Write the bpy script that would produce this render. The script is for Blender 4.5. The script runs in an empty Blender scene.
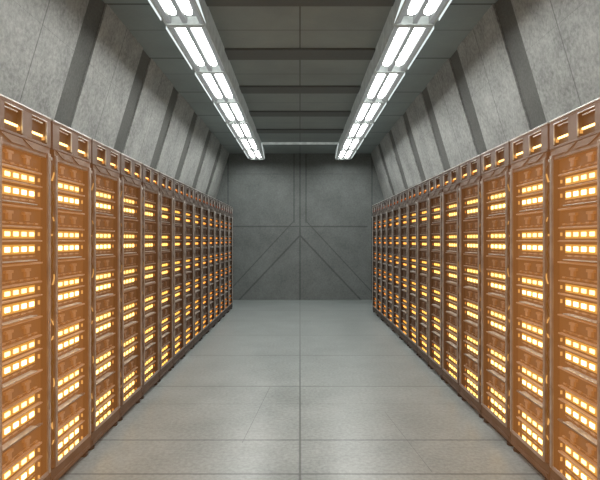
import bpy, bmesh, math, random
from mathutils import Vector
random.seed(4)
sc = bpy.context.scene
C = sc.collection

# ------------------------------------------------------------------ materials
def new_mat(name):
    m = bpy.data.materials.new(name); m.use_nodes = True
    nt = m.node_tree; nt.nodes.clear()
    out = nt.nodes.new('ShaderNodeOutputMaterial')
    b = nt.nodes.new('ShaderNodeBsdfPrincipled')
    nt.links.new(b.outputs[0], out.inputs[0])
    return m, nt, b

def math_n(nt, op, a, b=None, clamp=False):
    n = nt.nodes.new('ShaderNodeMath'); n.operation = op; n.use_clamp = clamp
    for i, v in enumerate((a, b)):
        if v is None: continue
        if isinstance(v, (int, float)): n.inputs[i].default_value = v
        else: nt.links.new(v, n.inputs[i])
    return n.outputs[0]

def seg_mask(nt, u, v, segs, w0, w1):
    """1 on thin joint lines (list of 2-D segments), 0 away from them."""
    cmb = nt.nodes.new('ShaderNodeCombineXYZ')
    nt.links.new(u, cmb.inputs[0]); nt.links.new(v, cmb.inputs[1])
    best = None
    for (ax, ay, bx, by, wt) in segs:
        ba = Vector((bx-ax, by-ay, 0))
        s = nt.nodes.new('ShaderNodeVectorMath'); s.operation = 'SUBTRACT'
        nt.links.new(cmb.outputs[0], s.inputs[0]); s.inputs[1].default_value = (ax, ay, 0)
        d = nt.nodes.new('ShaderNodeVectorMath'); d.operation = 'DOT_PRODUCT'
        nt.links.new(s.outputs[0], d.inputs[0]); d.inputs[1].default_value = ba / ba.length_squared
        h = math_n(nt, 'MULTIPLY', d.outputs['Value'], 1.0, clamp=True)
        sc_ = nt.nodes.new('ShaderNodeVectorMath'); sc_.operation = 'SCALE'
        sc_.inputs[0].default_value = ba; nt.links.new(h, sc_.inputs['Scale'])
        e = nt.nodes.new('ShaderNodeVectorMath'); e.operation = 'DISTANCE'
        nt.links.new(s.outputs[0], e.inputs[0]); nt.links.new(sc_.outputs[0], e.inputs[1])
        dist = math_n(nt, 'DIVIDE', e.outputs['Value'], wt)
        best = dist if best is None else math_n(nt, 'MINIMUM', best, dist)
    mr = nt.nodes.new('ShaderNodeMapRange'); mr.interpolation_type = 'SMOOTHSTEP'
    nt.links.new(best, mr.inputs[0])
    mr.inputs[1].default_value = w0; mr.inputs[2].default_value = w1
    mr.inputs[3].default_value = 1; mr.inputs[4].default_value = 0
    return mr.outputs[0]

def concrete(name, dark, light, rough=(.6, .8), segs=None, axes=(0, 2), w=(.004, .016), line_dark=.45,
             spec=.4, fine=70, coarse=1.3, bump=.15, speck=.25):
    m, nt, b = new_mat(name)
    tc = nt.nodes.new('ShaderNodeTexCoord')
    sep = nt.nodes.new('ShaderNodeSeparateXYZ'); nt.links.new(tc.outputs['Object'], sep.inputs[0])
    n1 = nt.nodes.new('ShaderNodeTexNoise'); n1.inputs['Scale'].default_value = coarse
    n1.inputs['Detail'].default_value = 8; n1.inputs['Roughness'].default_value = .62
    n2 = nt.nodes.new('ShaderNodeTexNoise'); n2.inputs['Scale'].default_value = fine
    n2.inputs['Detail'].default_value = 3; n2.inputs['Roughness'].default_value = .7
    for n in (n1, n2): nt.links.new(tc.outputs['Object'], n.inputs['Vector'])
    mix = math_n(nt, 'ADD', math_n(nt, 'MULTIPLY', n1.outputs['Fac'], 1 - speck),
                 math_n(nt, 'MULTIPLY', n2.outputs['Fac'], speck))
    r = nt.nodes.new('ShaderNodeValToRGB')
    r.color_ramp.elements[0].position = .30; r.color_ramp.elements[0].color = (*dark, 1)
    r.color_ramp.elements[1].position = .70; r.color_ramp.elements[1].color = (*light, 1)
    nt.links.new(mix, r.inputs[0])
    col = r.outputs[0]
    if segs:
        mk = seg_mask(nt, sep.outputs[axes[0]], sep.outputs[axes[1]], segs, *w)
        mx = nt.nodes.new('ShaderNodeMix'); mx.data_type = 'RGBA'; mx.blend_type = 'MIX'
        nt.links.new(math_n(nt, 'MULTIPLY', mk, 1 - line_dark), mx.inputs[0])
        nt.links.new(col, mx.inputs[6]); mx.inputs[7].default_value = (.012, .013, .012, 1)
        col = mx.outputs[2]
    nt.links.new(col, b.inputs['Base Color'])
    rr = nt.nodes.new('ShaderNodeMapRange'); nt.links.new(n1.outputs['Fac'], rr.inputs[0])
    rr.inputs[1].default_value = .3; rr.inputs[2].default_value = .7
    rr.inputs[3].default_value = rough[0]; rr.inputs[4].default_value = rough[1]
    nt.links.new(rr.outputs[0], b.inputs['Roughness'])
    b.inputs['Specular IOR Level'].default_value = spec
    bp = nt.nodes.new('ShaderNodeBump'); bp.inputs['Strength'].default_value = bump
    bp.inputs['Distance'].default_value = .01
    nt.links.new(n2.outputs['Fac'], bp.inputs['Height']); nt.links.new(bp.outputs[0], b.inputs['Normal'])
    return m

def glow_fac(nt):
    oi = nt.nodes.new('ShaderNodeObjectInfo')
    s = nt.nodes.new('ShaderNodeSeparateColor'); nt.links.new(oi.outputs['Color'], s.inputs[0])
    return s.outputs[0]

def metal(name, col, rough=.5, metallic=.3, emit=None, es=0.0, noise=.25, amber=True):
    """painted metal; emit = light spill put in as emission, the amber one fading along the row"""
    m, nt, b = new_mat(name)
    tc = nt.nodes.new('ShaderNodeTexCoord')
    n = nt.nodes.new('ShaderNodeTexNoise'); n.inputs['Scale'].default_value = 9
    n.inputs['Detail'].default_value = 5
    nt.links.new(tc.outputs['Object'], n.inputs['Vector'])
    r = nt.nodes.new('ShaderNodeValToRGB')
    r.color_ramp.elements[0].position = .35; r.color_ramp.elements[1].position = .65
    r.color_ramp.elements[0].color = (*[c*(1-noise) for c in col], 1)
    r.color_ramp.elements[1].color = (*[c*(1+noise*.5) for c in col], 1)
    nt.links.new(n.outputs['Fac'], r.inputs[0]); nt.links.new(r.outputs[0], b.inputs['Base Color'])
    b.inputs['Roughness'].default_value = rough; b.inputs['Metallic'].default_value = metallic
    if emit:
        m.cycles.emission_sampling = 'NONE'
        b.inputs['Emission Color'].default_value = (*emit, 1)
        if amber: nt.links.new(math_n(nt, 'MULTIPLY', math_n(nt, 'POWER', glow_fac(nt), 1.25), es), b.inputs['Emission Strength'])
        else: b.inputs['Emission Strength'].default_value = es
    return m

def emitter(name, col, strength, by_glow=True, powers=(.5, .9, 1.3)):
    m = bpy.data.materials.new(name); m.use_nodes = True
    nt = m.node_tree; nt.nodes.clear()
    out = nt.nodes.new('ShaderNodeOutputMaterial'); e = nt.nodes.new('ShaderNodeEmission')
    e.inputs[0].default_value = (*col, 1); nt.links.new(e.outputs[0], out.inputs[0])
    e.inputs[1].default_value = strength
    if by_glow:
        m.cycles.emission_sampling = 'NONE'        # distance falloff put into emission: LEDs dim and redden along the row
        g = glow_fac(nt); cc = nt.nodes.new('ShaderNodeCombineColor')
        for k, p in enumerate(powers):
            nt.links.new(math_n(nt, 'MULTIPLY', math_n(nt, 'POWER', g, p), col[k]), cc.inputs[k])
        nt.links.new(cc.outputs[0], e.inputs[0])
    return m

AMB_SPILL = (1.0, .37, .09)  # LED spill and bloom on the racks, put in as emission
M = dict(
    post=metal('rack_post_grey', (.30, .27, .25), .38, .3, AMB_SPILL, .12),
    frame=metal('rack_frame_grey', (.19, .16, .14), .45, .3, AMB_SPILL, .12),
    header=metal('rack_header_grey', (.145, .125, .114), .48, .3, AMB_SPILL, .10),
    jamb=metal('rack_jamb_dark', (.05, .036, .027), .55, .2, AMB_SPILL, .21),
    body=metal('rack_body_dark', (.045, .038, .034), .6, .3, AMB_SPILL, .05),
    plate=metal('server_face_dark', (.04, .03, .023), .5, .25, AMB_SPILL, .25),
    niche=metal('window_niche_dark', (.06, .045, .035), .5, .25, AMB_SPILL, .12),
    backing=metal('led_halo_backing', (.14, .10, .06), .5, .0, (1, .43, .06), .62),  # emission paints the halo round the LEDs
    block=metal('server_block', (.19, .155, .13), .45, .3, AMB_SPILL, .30),
    ledge=metal('server_ledge', (.30, .265, .235), .35, .3, AMB_SPILL, .28),
    lip=metal('bright_edge_highlight', (.65, .64, .62), .28, .5, AMB_SPILL, .05),  # edge highlights put into a pale metal colour
    plinth=metal('plinth_dark', (.075, .058, .048), .6, .2, AMB_SPILL, .10),
    foot=metal('foot_rubber', (.045, .038, .033), .7, 0.0, AMB_SPILL, .05),
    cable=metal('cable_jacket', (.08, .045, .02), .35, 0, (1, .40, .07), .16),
    cableglint=metal('cable_glint', (.10, .06, .03), .35, 0, (1, .50, .14), .75),  # glints of LED light on the cables, put in as glow
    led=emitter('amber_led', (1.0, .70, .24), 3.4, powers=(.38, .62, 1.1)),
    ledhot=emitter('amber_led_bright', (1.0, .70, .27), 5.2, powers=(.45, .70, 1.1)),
    ledglint=emitter('amber_led_reflection', (1.0, .46, .12), .80),  # side-wall reflections of the LEDs, built as glowing pieces
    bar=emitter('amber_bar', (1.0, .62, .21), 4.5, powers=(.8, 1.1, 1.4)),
    housing=metal('light_housing', (.42, .45, .44), .45, .1, (.9, 1, .97), .07, amber=False),  # faint emission stands in for tube light spilling over the housing
    trough=metal('light_trough', (.045, .048, .047), .6, .0, (.95, 1, .98), .20, amber=False),  # bloom of the tubes put into the trough as emission
    tube=emitter('white_tube', (.965, 1.0, .975), 32.0, False),
    whiteglow=emitter('white_glow', (.90, 1.0, .98), 1.0, False),
    pale=metal('joint_reflection', (.6, .63, .62), .5, 0, (.9, 1, .97), .16, amber=False),  # light caught at the last ceiling joint, put in as faint emission
    beam=concrete('beam_concrete', (.10, .108, .104), (.145, .155, .15), (.5, .7), fine=40),
)

# ------------------------------------------------------------------ mesh helpers
def bx(bm, x0, x1, y0, y1, z0, z1, bev=0.0):
    r = bmesh.ops.create_cube(bm, size=1)
    for v in r['verts']:
        v.co = Vector(((x0+x1)/2 + v.co.x*(x1-x0), (y0+y1)/2 + v.co.y*(y1-y0), (z0+z1)/2 + v.co.z*(z1-z0)))
    if bev:
        es = list({e for v in r['verts'] for e in v.link_edges})
        bmesh.ops.bevel(bm, geom=es, offset=bev, segments=2, affect='EDGES', profile=.6)

def quad(bm, pts):
    bm.faces.new([bm.verts.new(p) for p in pts])

def prism(bm, pts, thick):
    """pts: planar polygon, extruded by vector thick"""
    a = [bm.verts.new(p) for p in pts]; b = [bm.verts.new(Vector(p)+Vector(thick)) for p in pts]
    bm.faces.new(a); bm.faces.new(b[::-1])
    n = len(a)
    for i in range(n): bm.faces.new((a[i], b[i], b[(i+1) % n], a[(i+1) % n]))

def cyl(bm, x, y, z0, z1, r0, r1, n=16):
    a = [bm.verts.new((x+r0*math.cos(t*2*math.pi/n), y+r0*math.sin(t*2*math.pi/n), z0)) for t in range(n)]
    b = [bm.verts.new((x+r1*math.cos(t*2*math.pi/n), y+r1*math.sin(t*2*math.pi/n), z1)) for t in range(n)]
    bm.faces.new(a[::-1]); bm.faces.new(b)
    for i in range(n): bm.faces.new((a[i], a[(i+1) % n], b[(i+1) % n], b[i]))

def tube(bm, pts, rad, n=6):
    rings = []
    for i, p in enumerate(pts):
        p = Vector(p); q = Vector(pts[min(i+1, len(pts)-1)]) - Vector(pts[max(i-1, 0)]); q.normalize()
        u = q.cross(Vector((1, 0, 0))); u.normalize(); v = q.cross(u)
        rings.append([bm.verts.new(p + rad*(u*math.cos(k*2*math.pi/n) + v*math.sin(k*2*math.pi/n))) for k in range(n)])
    for a, b in zip(rings, rings[1:]):
        for k in range(n): bm.faces.new((a[k], a[(k+1) % n], b[(k+1) % n], b[k]))
    bm.faces.new(rings[0]); bm.faces.new(rings[-1][::-1])

def obj(name, bm, mats, parent=None, loc=(0, 0, 0), smooth=False):
    bmesh.ops.recalc_face_normals(bm, faces=bm.faces)
    me = bpy.data.meshes.new(name); bm.to_mesh(me); bm.free()
    for m in (mats if isinstance(mats, (list, tuple)) else [mats]): me.materials.append(m)
    if smooth:
        for p in me.polygons: p.use_smooth = True
    o = bpy.data.objects.new(name, me); C.objects.link(o)
    o.location = loc
    if parent: o.parent = parent
    return o

def struct(name, bm, m):
    o = obj(name, bm, m); o['kind'] = 'structure'; return o

def B(): return bmesh.new()

# ------------------------------------------------------------------ room
H = 1.58                      # eye height
CEIL = 3.86; CW = 1.88        # ceiling height and half width
BACK = 13.17; FRONT = -3.2
KZ = 2.15; KX = 2.385         # where the sloping wall turns vertical behind the racks
joint0, pitch = 6.27, 1.437   # far edge of each rib, ceiling and wall
joints = [joint0 + pitch*k for k in range(-6, 5)]
RIB = .33

# floor
segs = []
for y in [3.95 + 1.45*k for k in range(-4, 7)]:
    segs.append((-3, y, 3, y, 1.0))
segs += [(-3, 3.376, 3, 3.376, .9), (0, -4, 0, 14, .8)]
segs += [(-3, 4.82, 3, 4.82, .3), (-.45, 3.9, -.32, 5.4, .25), (.9, 3.4, .78, 4.6, .2), (-3, 11.8, 3, 11.8, .5)]
m_floor = concrete('floor_concrete', (.175, .195, .19), (.44, .472, .463), (.33, .42), segs, (0, 1),
                   (.003, .016), .35, spec=.55, fine=34, coarse=1.7, bump=.0, speck=.55)
fb = next(n for n in m_floor.node_tree.nodes if n.type == 'BSDF_PRINCIPLED')
fb.inputs['Coat Weight'].default_value = .35; fb.inputs['Coat Roughness'].default_value = .30; fb.inputs['Coat IOR'].default_value = 1.6
bm = B(); bx(bm, -2.6, 2.6, FRONT, BACK+.3, -.12, 0); struct('floor', bm, m_floor)

# back wall with its cast joint pattern
k = BACK/500.0
def P(px, py): return ((px-300)*k, H-(py-240)*k)
def S(a, b, c, d, w=1.0): return (*P(a, b), *P(c, d), w)
segs = [S(300, 150, 300, 300, .9), S(294, 150, 294, 222, .8), S(306, 150, 306, 222, .8),
        S(233, 226.5, 289, 226.5, .9), S(311, 226.5, 367, 226.5, .9), S(289, 226.5, 311, 226.5, .6),
        S(300, 235.5, 239, 300, 1.0), S(300, 235.5, 361, 300, 1.0),
        S(293, 222, 228, 292, .6), S(307, 222, 372, 292, .6),
        S(228, 150, 228, 300, .8), S(372, 150, 372, 300, .8), S(228, 174, 372, 174, .25)]
m_back = concrete('back_wall_concrete', (.10, .108, .104), (.24, .257, .249), (.6, .8), segs, (0, 2),
                  (.006, .034), .55, fine=38, coarse=1.6, speck=.5)
bm = B(); bx(bm, -2.7, 2.7, BACK, BACK+.15, -.1, CEIL+.2); struct('wall_back', bm, m_back)
m_front = concrete('plain_concrete', (.16, .17, .165), (.24, .25, .245))
bm = B(); bx(bm, -2.7, 2.7, FRONT-.15, FRONT, -.1, CEIL+.2); struct('wall_front', bm, m_front)

# ceiling slab and dark cross beams
segs = []
for y in joints:
    segs.append((-2, y, 2, y, 1.1)); segs.append((-2, y-pitch/2-.12, 2, y-pitch/2-.12, .35))
segs.append((0, -4, 0, 14, .5))
m_ceil = concrete('ceiling_concrete', (.205, .235, .227), (.32, .36, .35), (.5, .7), segs, (0, 1), (.004, .02),
                  .2, fine=30, coarse=.8, speck=.1)
bm = B(); bx(bm, -CW-.25, CW+.25, FRONT, BACK+.1, CEIL, CEIL+.12); struct('ceiling', bm, m_ceil)
for i, y in enumerate(joints):
    bm = B()
    if i < len(joints)-1: bx(bm, -.90, .90, y-RIB, y, CEIL-.025, CEIL+.01, .008)
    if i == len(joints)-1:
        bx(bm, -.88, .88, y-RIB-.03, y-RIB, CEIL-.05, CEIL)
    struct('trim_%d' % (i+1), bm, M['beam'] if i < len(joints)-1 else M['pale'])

# side walls: dark ribs behind, pale slanted concrete panels in front
def wall_pt(s, t, off):
    """t = height; point on the slanted plane pushed off metres into the room"""
    x = CW + (KX-CW)*(CEIL-t)/(CEIL-KZ)
    return s*(x-off)
segs_l = []
edges = [FRONT] + [j for j in joints if j > FRONT+.4] + [BACK+RIB]
for a, b in zip(edges, edges[1:]):
    mid = (a + (b-RIB))/2 - .0
    segs_l.append((mid, 1, mid, 4, .7))
segs_l.append((-4, 3.28, 14, 3.28, .12))
m_panel = concrete('panel_concrete', (.16, .163, .155), (.52, .525, .505), (.55, .75), segs_l, (1, 2), (.002, .013),
                   .45, fine=26, coarse=2.6, bump=.4, speck=.5)
m_rib = concrete('rib_concrete', (.07, .071, .065), (.18, .182, .17), (.6, .8), fine=48, coarse=1.5, speck=.4)
tn = len(joints)
for s, side in ((-1, 'left'), (1, 'right')):
    bm = B()
    prof = [(wall_pt(s, CEIL+.1, 0), CEIL+.1), (wall_pt(s, KZ, 0), KZ), (s*KX, -.1), (s*(KX+.2), -.1), (s*(KX+.2), CEIL+.1)]
    prism(bm, [(x, FRONT, z) for x, z in prof], (0, BACK-FRONT+.1, 0))
    struct('wall_'+side, bm, m_rib)
    for a, b in zip(edges, edges[1:]):
        b2 = min(b-RIB, BACK)
        tn += 1
        bm = B()
        pr = [(wall_pt(s, CEIL, -.02), CEIL), (wall_pt(s, KZ, -.02), KZ), (wall_pt(s, KZ, .018), KZ), (wall_pt(s, CEIL, .018), CEIL)]
        prism(bm, [(x, a, z) for x, z in pr], (0, b2-a, 0))
        struct('trim_%d' % tn, bm, m_panel)

# ------------------------------------------------------------------ ceiling lights
def capsule(bm, x0, x1, y0, y1, z0, z1):
    """flat lamp tube with rounded ends in plan, seen from below"""
    r = (x1-x0)/2; cx = (x0+x1)/2; n = 10; pts = []
    for i in range(n+1):
        t = math.pi*i/n; pts.append((cx+r*math.cos(t), y1-r+r*math.sin(t), z0))
    for i in range(n+1):
        t = math.pi+math.pi*i/n; pts.append((cx+r*math.cos(t), y0+r+r*math.sin(t), z0))
    prism(bm, pts, (0, 0, z1-z0))

LZ = H + 2.05
starts = [4.77 + 1.34*i for i in range(-5, 6)]
NAMES = {4: 'nearest in view', 5: 'second in view', 6: 'third in view', 7: 'fourth in view', 8: 'fifth in view',
         9: 'sixth in view', 10: 'last, at the back wall', 1: 'first behind the camera', 2: 'second behind the camera', 3: 'overhead, out of the photo'}
for s, side in ((-1, 'left'), (1, 'right')):
    for i, y0 in enumerate(starts):
        if i < 3: continue
        L = 1.34 if i < 10 else 1.22
        e = bpy.data.objects.new('ceiling_light', None); C.objects.link(e)
        e.location = (s*1.10, y0+L/2, CEIL)
        idx = i
        e['label'] = 'white twin tube ceiling light in the %s run, %s' % (side, NAMES[i])
        e['category'] = 'ceiling light'; e['group'] = 'twin tube ceiling lights in the %s run' % side
        z = lambda v: v - CEIL
        X = lambda v: s*(v-1.10)
        def bb(bm, xa, xb, ya, yb, za, zb, bev=0):
            xa, xb = sorted((X(xa), X(xb))); bx(bm, xa, xb, ya, yb, z(za), z(zb), bev)
        hl = L/2
        bm = B()                                           # trough: top plate, two sides, cross bars
        bb(bm, .897, 1.30, -hl, hl, LZ+.09, CEIL)
        bb(bm, .897, .915, -hl, hl, LZ, LZ+.09, .004); bb(bm, 1.262, 1.283, -hl, hl, LZ, LZ+.09, .004)
        obj('housing', bm, M['housing'], e)
        bm = B()
        bb(bm, .915, 1.262, -hl, hl, LZ+.075, LZ+.09)
        bb(bm, .915, .955, -hl, hl, LZ+.004, LZ+.09, .004); bb(bm, 1.218, 1.262, -hl, hl, LZ+.004, LZ+.09, .004)
        bb(bm, 1.066, 1.114, -hl, hl, LZ+.004, LZ+.09, .004)
        obj('reflector', bm, M['trough'], e)
        for q, (ya, yb) in enumerate(((-hl, -hl+.035), (hl-.035, hl))):
            bm = B(); bb(bm, .91, 1.27, ya, yb, LZ-.012, LZ+.07, .004); obj('end_bar', bm, M['housing'], e)
        for xa, xb in ((.980, 1.050), (1.130, 1.200)):
            bm = B(); xx = sorted((X(xa), X(xb)))
            capsule(bm, xx[0], xx[1], -hl+.09, hl-.19, z(LZ+.012), z(LZ+.036)); obj('light_tube', bm, M['tube'], e)
        bm = B(); bb(bm, 1.295, 1.301, -hl+.08, hl-.10, LZ-.002, LZ+.03); obj('edge_slit', bm, M['whiteglow'], e)
        if i in (4, 10):
            bm = B()
            if i == 4: pts = [(.893, -hl, LZ+.01), (.893, hl-.02, LZ+.01), (.893, -hl, LZ+.20)]
            else: pts = [(.893, -hl+.1, LZ+.20), (.893, -hl+.3, LZ+.20), (.893, hl-.02, LZ+.01), (.893, hl-.2, LZ+.01)]
            prism(bm, [(X(a), b, z(c)) for a, b, c in pts], (s*.004, 0, 0)); obj('side_light_patch', bm, M['whiteglow'], e)  # light patch on the housing side, added as a glowing wedge

# ------------------------------------------------------------------ server racks
UNITS = [1.58 + (zz-1.58)*1.0225 for zz in (1.933, 1.613, 1.293, .973, .653, .333)]
PD = -.045                                                # recessed face of the servers
def build_rack(s):
    """local frame: x toward the aisle is -s, y along the row from the near edge, z up from the floor"""
    e = bpy.data.objects.new('server_rack', None); C.objects.link(e)
    def bb(bm, p0, p1, y0, y1, z0, z1, bev=0):
        a, b = sorted((-s*p0, -s*p1)); bx(bm, a, b, y0, y1, z0, z1, bev)
    # cabinet shell behind the front
    bm = B()
    bb(bm, -.60, PD-.012, .012, .588, .112, 2.15)
    bb(bm, -.60, -.035, .012, .588, 2.15, 2.318)
    obj('cabinet_shell', bm, M['body'], e)
    # header with two square windows
    bm = B()
    hy = [.008, .094, .264, .364, .532, .582]; h0, h1 = 2.150, 2.330
    bb(bm, -.034, 0, hy[0], hy[5], h0, 2.166, .003); bb(bm, -.034, 0, hy[0], hy[5], 2.310, h1, .004)
    for a, b in ((0, 1), (2, 3), (4, 5)): bb(bm, -.034, 0, hy[a], hy[b], 2.166, 2.310)
    hd = obj('header', bm, M['header'], e)
    bm = B(); bb(bm, -.30, .004, hy[0], hy[5], 2.326, 2.336, .003); obj('top_trim', bm, M['lip'], hd)
    for a, b in ((hy[1], hy[2]), (hy[3], hy[4])):
        bm = B(); bb(bm, -.0345, -.031, a, b, 2.166, 2.310); wn = obj('window', bm, M['niche'], hd)
        bm = B(); bb(bm, -.031, -.022, a+.01, b-.004, 2.209, 2.222, .003); obj('light_bar', bm, M['bar'], wn)
        bm = B()
        bb(bm, -.006, .003, a-.002, b, 2.301, 2.307, .001); bb(bm, -.016, -.008, a+.004, b-.03, 2.285, 2.291, .001)
        bb(bm, -.006, .002, b-.003, b+.002, 2.175, 2.305, .001)
        obj('lip_highlight', bm, M['lip'], wn)  # window lip highlights built as pale strips
        bm = B(); bb(bm, -.030, -.012, b-.004, b, 2.190, 2.212); obj('side_glint', bm, M['ledglint'], wn)
    # lintel with slanting facets
    bm = B()
    bb(bm, -.04, -.008, .040, .585, 2.100, 2.150)
    for a, b in ((.06, .26), (.28, .50)):
        pts = [(-s*-.008, a, 2.146), (-s*-.008, b, 2.146), (-s*-.008, b+.04, 2.108), (-s*-.008, a+.10, 2.108)]
        prism(bm, pts, (-s*.008, 0, 0))
    obj('lintel', bm, M['frame'], e)
    # door frame
    bm = B()
    bb(bm, PD, 0, .044, .076, .135, 2.115, .004)
    bb(bm, -.010, 0, .548, .586, .135, 2.115, .003)
    bb(bm, -.008, 0, .060, .560, .133, .157, .002)
    bb(bm, PD, -.010, .076, .548, 2.085, 2.115, .003)
    bb(bm, PD-.01, -.02, .076, .090, .163, 2.09)
    df = obj('door_frame', bm, M['post'], e)
    bm = B(); bb(bm, PD-.012, -.010, .549, .585, .11, 2.10); bb(bm, PD-.01, -.008, .588, .594, .11, 2.10); obj('jamb', bm, M['jamb'], df)
    bm = B(); bb(bm, -.004, .003, .562, .570, .14, 2.10, .002); bb(bm, -.004, .003, .050, .055, .14, 2.10, .002)
    obj('edge_highlight', bm, M['lip'], df)  # post highlights built as pale strips
    bm = B(); bb(bm, -.03, .006, .578, .592, 2.075, 2.095, .003); obj('hinge', bm, M['lip'], df)
    # six servers
    LY = [.153, .235, .317, .399]
    for ui, z in enumerate(UNITS):
        last = ui == 5
        bm = B()
        bb(bm, PD-.012, PD, .09, .548, z-.168 if not last else .100, z+.158)
        sv = obj('server', bm, M['plate'], e)
        bm = B()                                           # LED halo put in as glowing strips behind the rows
        bb(bm, PD, PD+.003, .10, .475, z-.025, z+.025); bb(bm, PD, PD+.003, .10, .475, z-.114, z-.060)
        if last: bb(bm, PD, PD+.003, .10, .475, z-.184, z-.148)
        obj('led_halo_tray', bm, M['backing'], sv)
        bm = B()
        bb(bm, PD, -.022, .09, .522, z+.036, z+.046, .002)
        bb(bm, PD, -.018, .09, .518, z-.044, z-.036, .002)
        obj('ledge', bm, M['ledge'], sv)
        bm = B()
        if not last:
            bb(bm, PD, -.002, .085, .430, z-.156, z-.150, .002)
            obj('shelf_lip', bm, M['lip'], sv); bm = B()
        bb(bm, PD, -.020, .085, .526, z+.150, z+.160, .002)
        obj('top_rail', bm, M['frame'] if last else M['ledge'], sv)
        bm = B()                                           # connector blocks in the dark band
        rr = random.Random(ui*7+3)
        for c in (.19, .37):
            bb(bm, PD, -.026, c-.035, c+.035, z+.112, z+.128, .002)
            bb(bm, PD, -.028, c-.014, c+.022, z+.078, z+.116, .002)
            obj('connector_block', bm, M['block'], sv); bm = B()
        bb(bm, PD-.002, PD+.002, .12, .50, z+.061, z+.065)
        for j in range(5):
            y = .125 + j*.083 + rr.uniform(-.008, .008)
            bb(bm, PD, -.033, y, y+.035, z+.058, z+.068, .002)
        obj('indicator_slots', bm, M['block'], sv)
        bm = B()
        bb(bm, PD-.002, PD+.002, .12, .48, z-.131, z-.128)
        for y in LY: bb(bm, PD-.002, PD+.006, y+.005, y+.050, z-.134, z-.125, .001)
        obj('vent_slots', bm, M['ledge'], sv)
        rows = [(z, 'led', .0125), (z-.087, 'ledhot', .0140)]
        if last: rows.append((z-.164, 'led', .011))
        for zc, mt, hh in rows:
            for y in LY:
                bm = B(); bb(bm, PD+.003, -.0365, y+.012, y+.058, zc-hh, zc+hh, .002)
                obj('led', bm, M[mt], sv)
            bm = B(); bb(bm, -.040, -.029, .503, .509, zc-hh+.003, zc+hh); obj('side_glint', bm, M['ledglint'], sv)  # LED reflection on the recess wall, built as a dim emitter
    # plinth and feet
    bm = B(); bb(bm, -.58, -.020, .005, .598, .034, .112, .003); bb(bm, -.022, -.010, .005, .598, .034, .134, .002)
    bb(bm, -.02, -.004, .02, .58, .05, .075, .002)
    obj('plinth', bm, M['plinth'], e)
    for y in (.06, .54):
        for p in (-.045, -.52):
            bm = B(); cyl(bm, -s*p, y, 0, .02, .036, .036); cyl(bm, -s*p, y, .018, .04, .022, .022)
            obj('foot', bm, M['foot'], e)
    # cables looping down the gap beside the frame
    bm = B(); marks = []
    for st in range(2):
        pts = []
        for i in range(140):
            zz = .20 + i*(2.06-.20)/139
            ph = zz*2*math.pi/.335 + st*2.4
            pts.append((-s*(-.010 + .008*math.cos(ph*2+st)), .026 + .010*math.sin(ph), zz))
        tube(bm, pts, .0034, 6)
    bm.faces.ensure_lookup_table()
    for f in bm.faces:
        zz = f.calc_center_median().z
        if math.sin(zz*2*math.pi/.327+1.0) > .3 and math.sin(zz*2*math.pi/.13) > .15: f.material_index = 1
    obj('cable_bundle', bm, [M['cable'], M['cableglint']], e, smooth=True)
    return e

def ordinal(n):
    return ['nearest', 'second', 'third', 'fourth', 'fifth', 'sixth', 'seventh', 'eighth', 'ninth', 'tenth',
            'eleventh', 'twelfth', 'thirteenth', 'fourteenth', 'fifteenth'][n]

def copy_tree(o, parent, col):
    c = o.copy(); C.objects.link(c); c.parent = parent; c.color = col
    for ch in o.children: copy_tree(ch, c, col)
    return c
def paint(o, col):
    o.color = col
    for ch in o.children: paint(ch, col)

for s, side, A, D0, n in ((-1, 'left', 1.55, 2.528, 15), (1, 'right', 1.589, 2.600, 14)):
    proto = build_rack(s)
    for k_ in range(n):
        g = 1.0*math.exp(-max(0, k_-.8)/3.4) + .02  # glow fades with distance, carried in the object colour
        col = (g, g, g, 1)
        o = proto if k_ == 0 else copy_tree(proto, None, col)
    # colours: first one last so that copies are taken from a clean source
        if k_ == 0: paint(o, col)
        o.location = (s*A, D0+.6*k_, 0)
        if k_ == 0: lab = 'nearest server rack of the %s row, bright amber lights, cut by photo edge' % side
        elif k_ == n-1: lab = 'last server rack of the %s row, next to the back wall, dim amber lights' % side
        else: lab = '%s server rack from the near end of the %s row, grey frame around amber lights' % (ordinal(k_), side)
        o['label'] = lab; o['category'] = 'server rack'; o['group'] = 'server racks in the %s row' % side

# ------------------------------------------------------------------ light
def area(name, loc, size, power, col, rot):
    l = bpy.data.lights.new(name, 'POINT'); l.energy = power; l.color = col; l.shadow_soft_size = 0.0
    o = bpy.data.objects.new(name, l); C.objects.link(o); o.location = loc
    return o
for s in (-1, 1):
    for y, z, p in ((2.3, 1.9, 2.0), (2.3, .8, 2.2), (3.2, 1.1, 1.8), (4.4, .9, 1.0)):
        area('amber_fill', (s*1.05, y, z), .3, p, (1, .40, .11), None)  # added unseen point lamps, warm fill for the near racks

w = bpy.data.worlds.new('world'); sc.world = w; w.use_nodes = True
w.node_tree.nodes['Background'].inputs[0].default_value = (.5, .55, .55, 1)
w.node_tree.nodes['Background'].inputs[1].default_value = .05

# ------------------------------------------------------------------ camera
cam = bpy.data.cameras.new('camera'); co = bpy.data.objects.new('camera', cam); C.objects.link(co)
co.location = (0, 0, H); co.rotation_euler = (math.pi/2, 0, 0)
cam.sensor_width = 36; cam.lens = 30; cam.clip_start = .05
sc.camera = co
sc.view_settings.view_transform = 'Standard'
sc.view_settings.look = 'None'
sc.view_settings.exposure = .08
sc.cycles.use_denoising = True
sc.cycles.max_bounces = 8; sc.cycles.diffuse_bounces = 5
sc.cycles.sample_clamp_indirect = 4
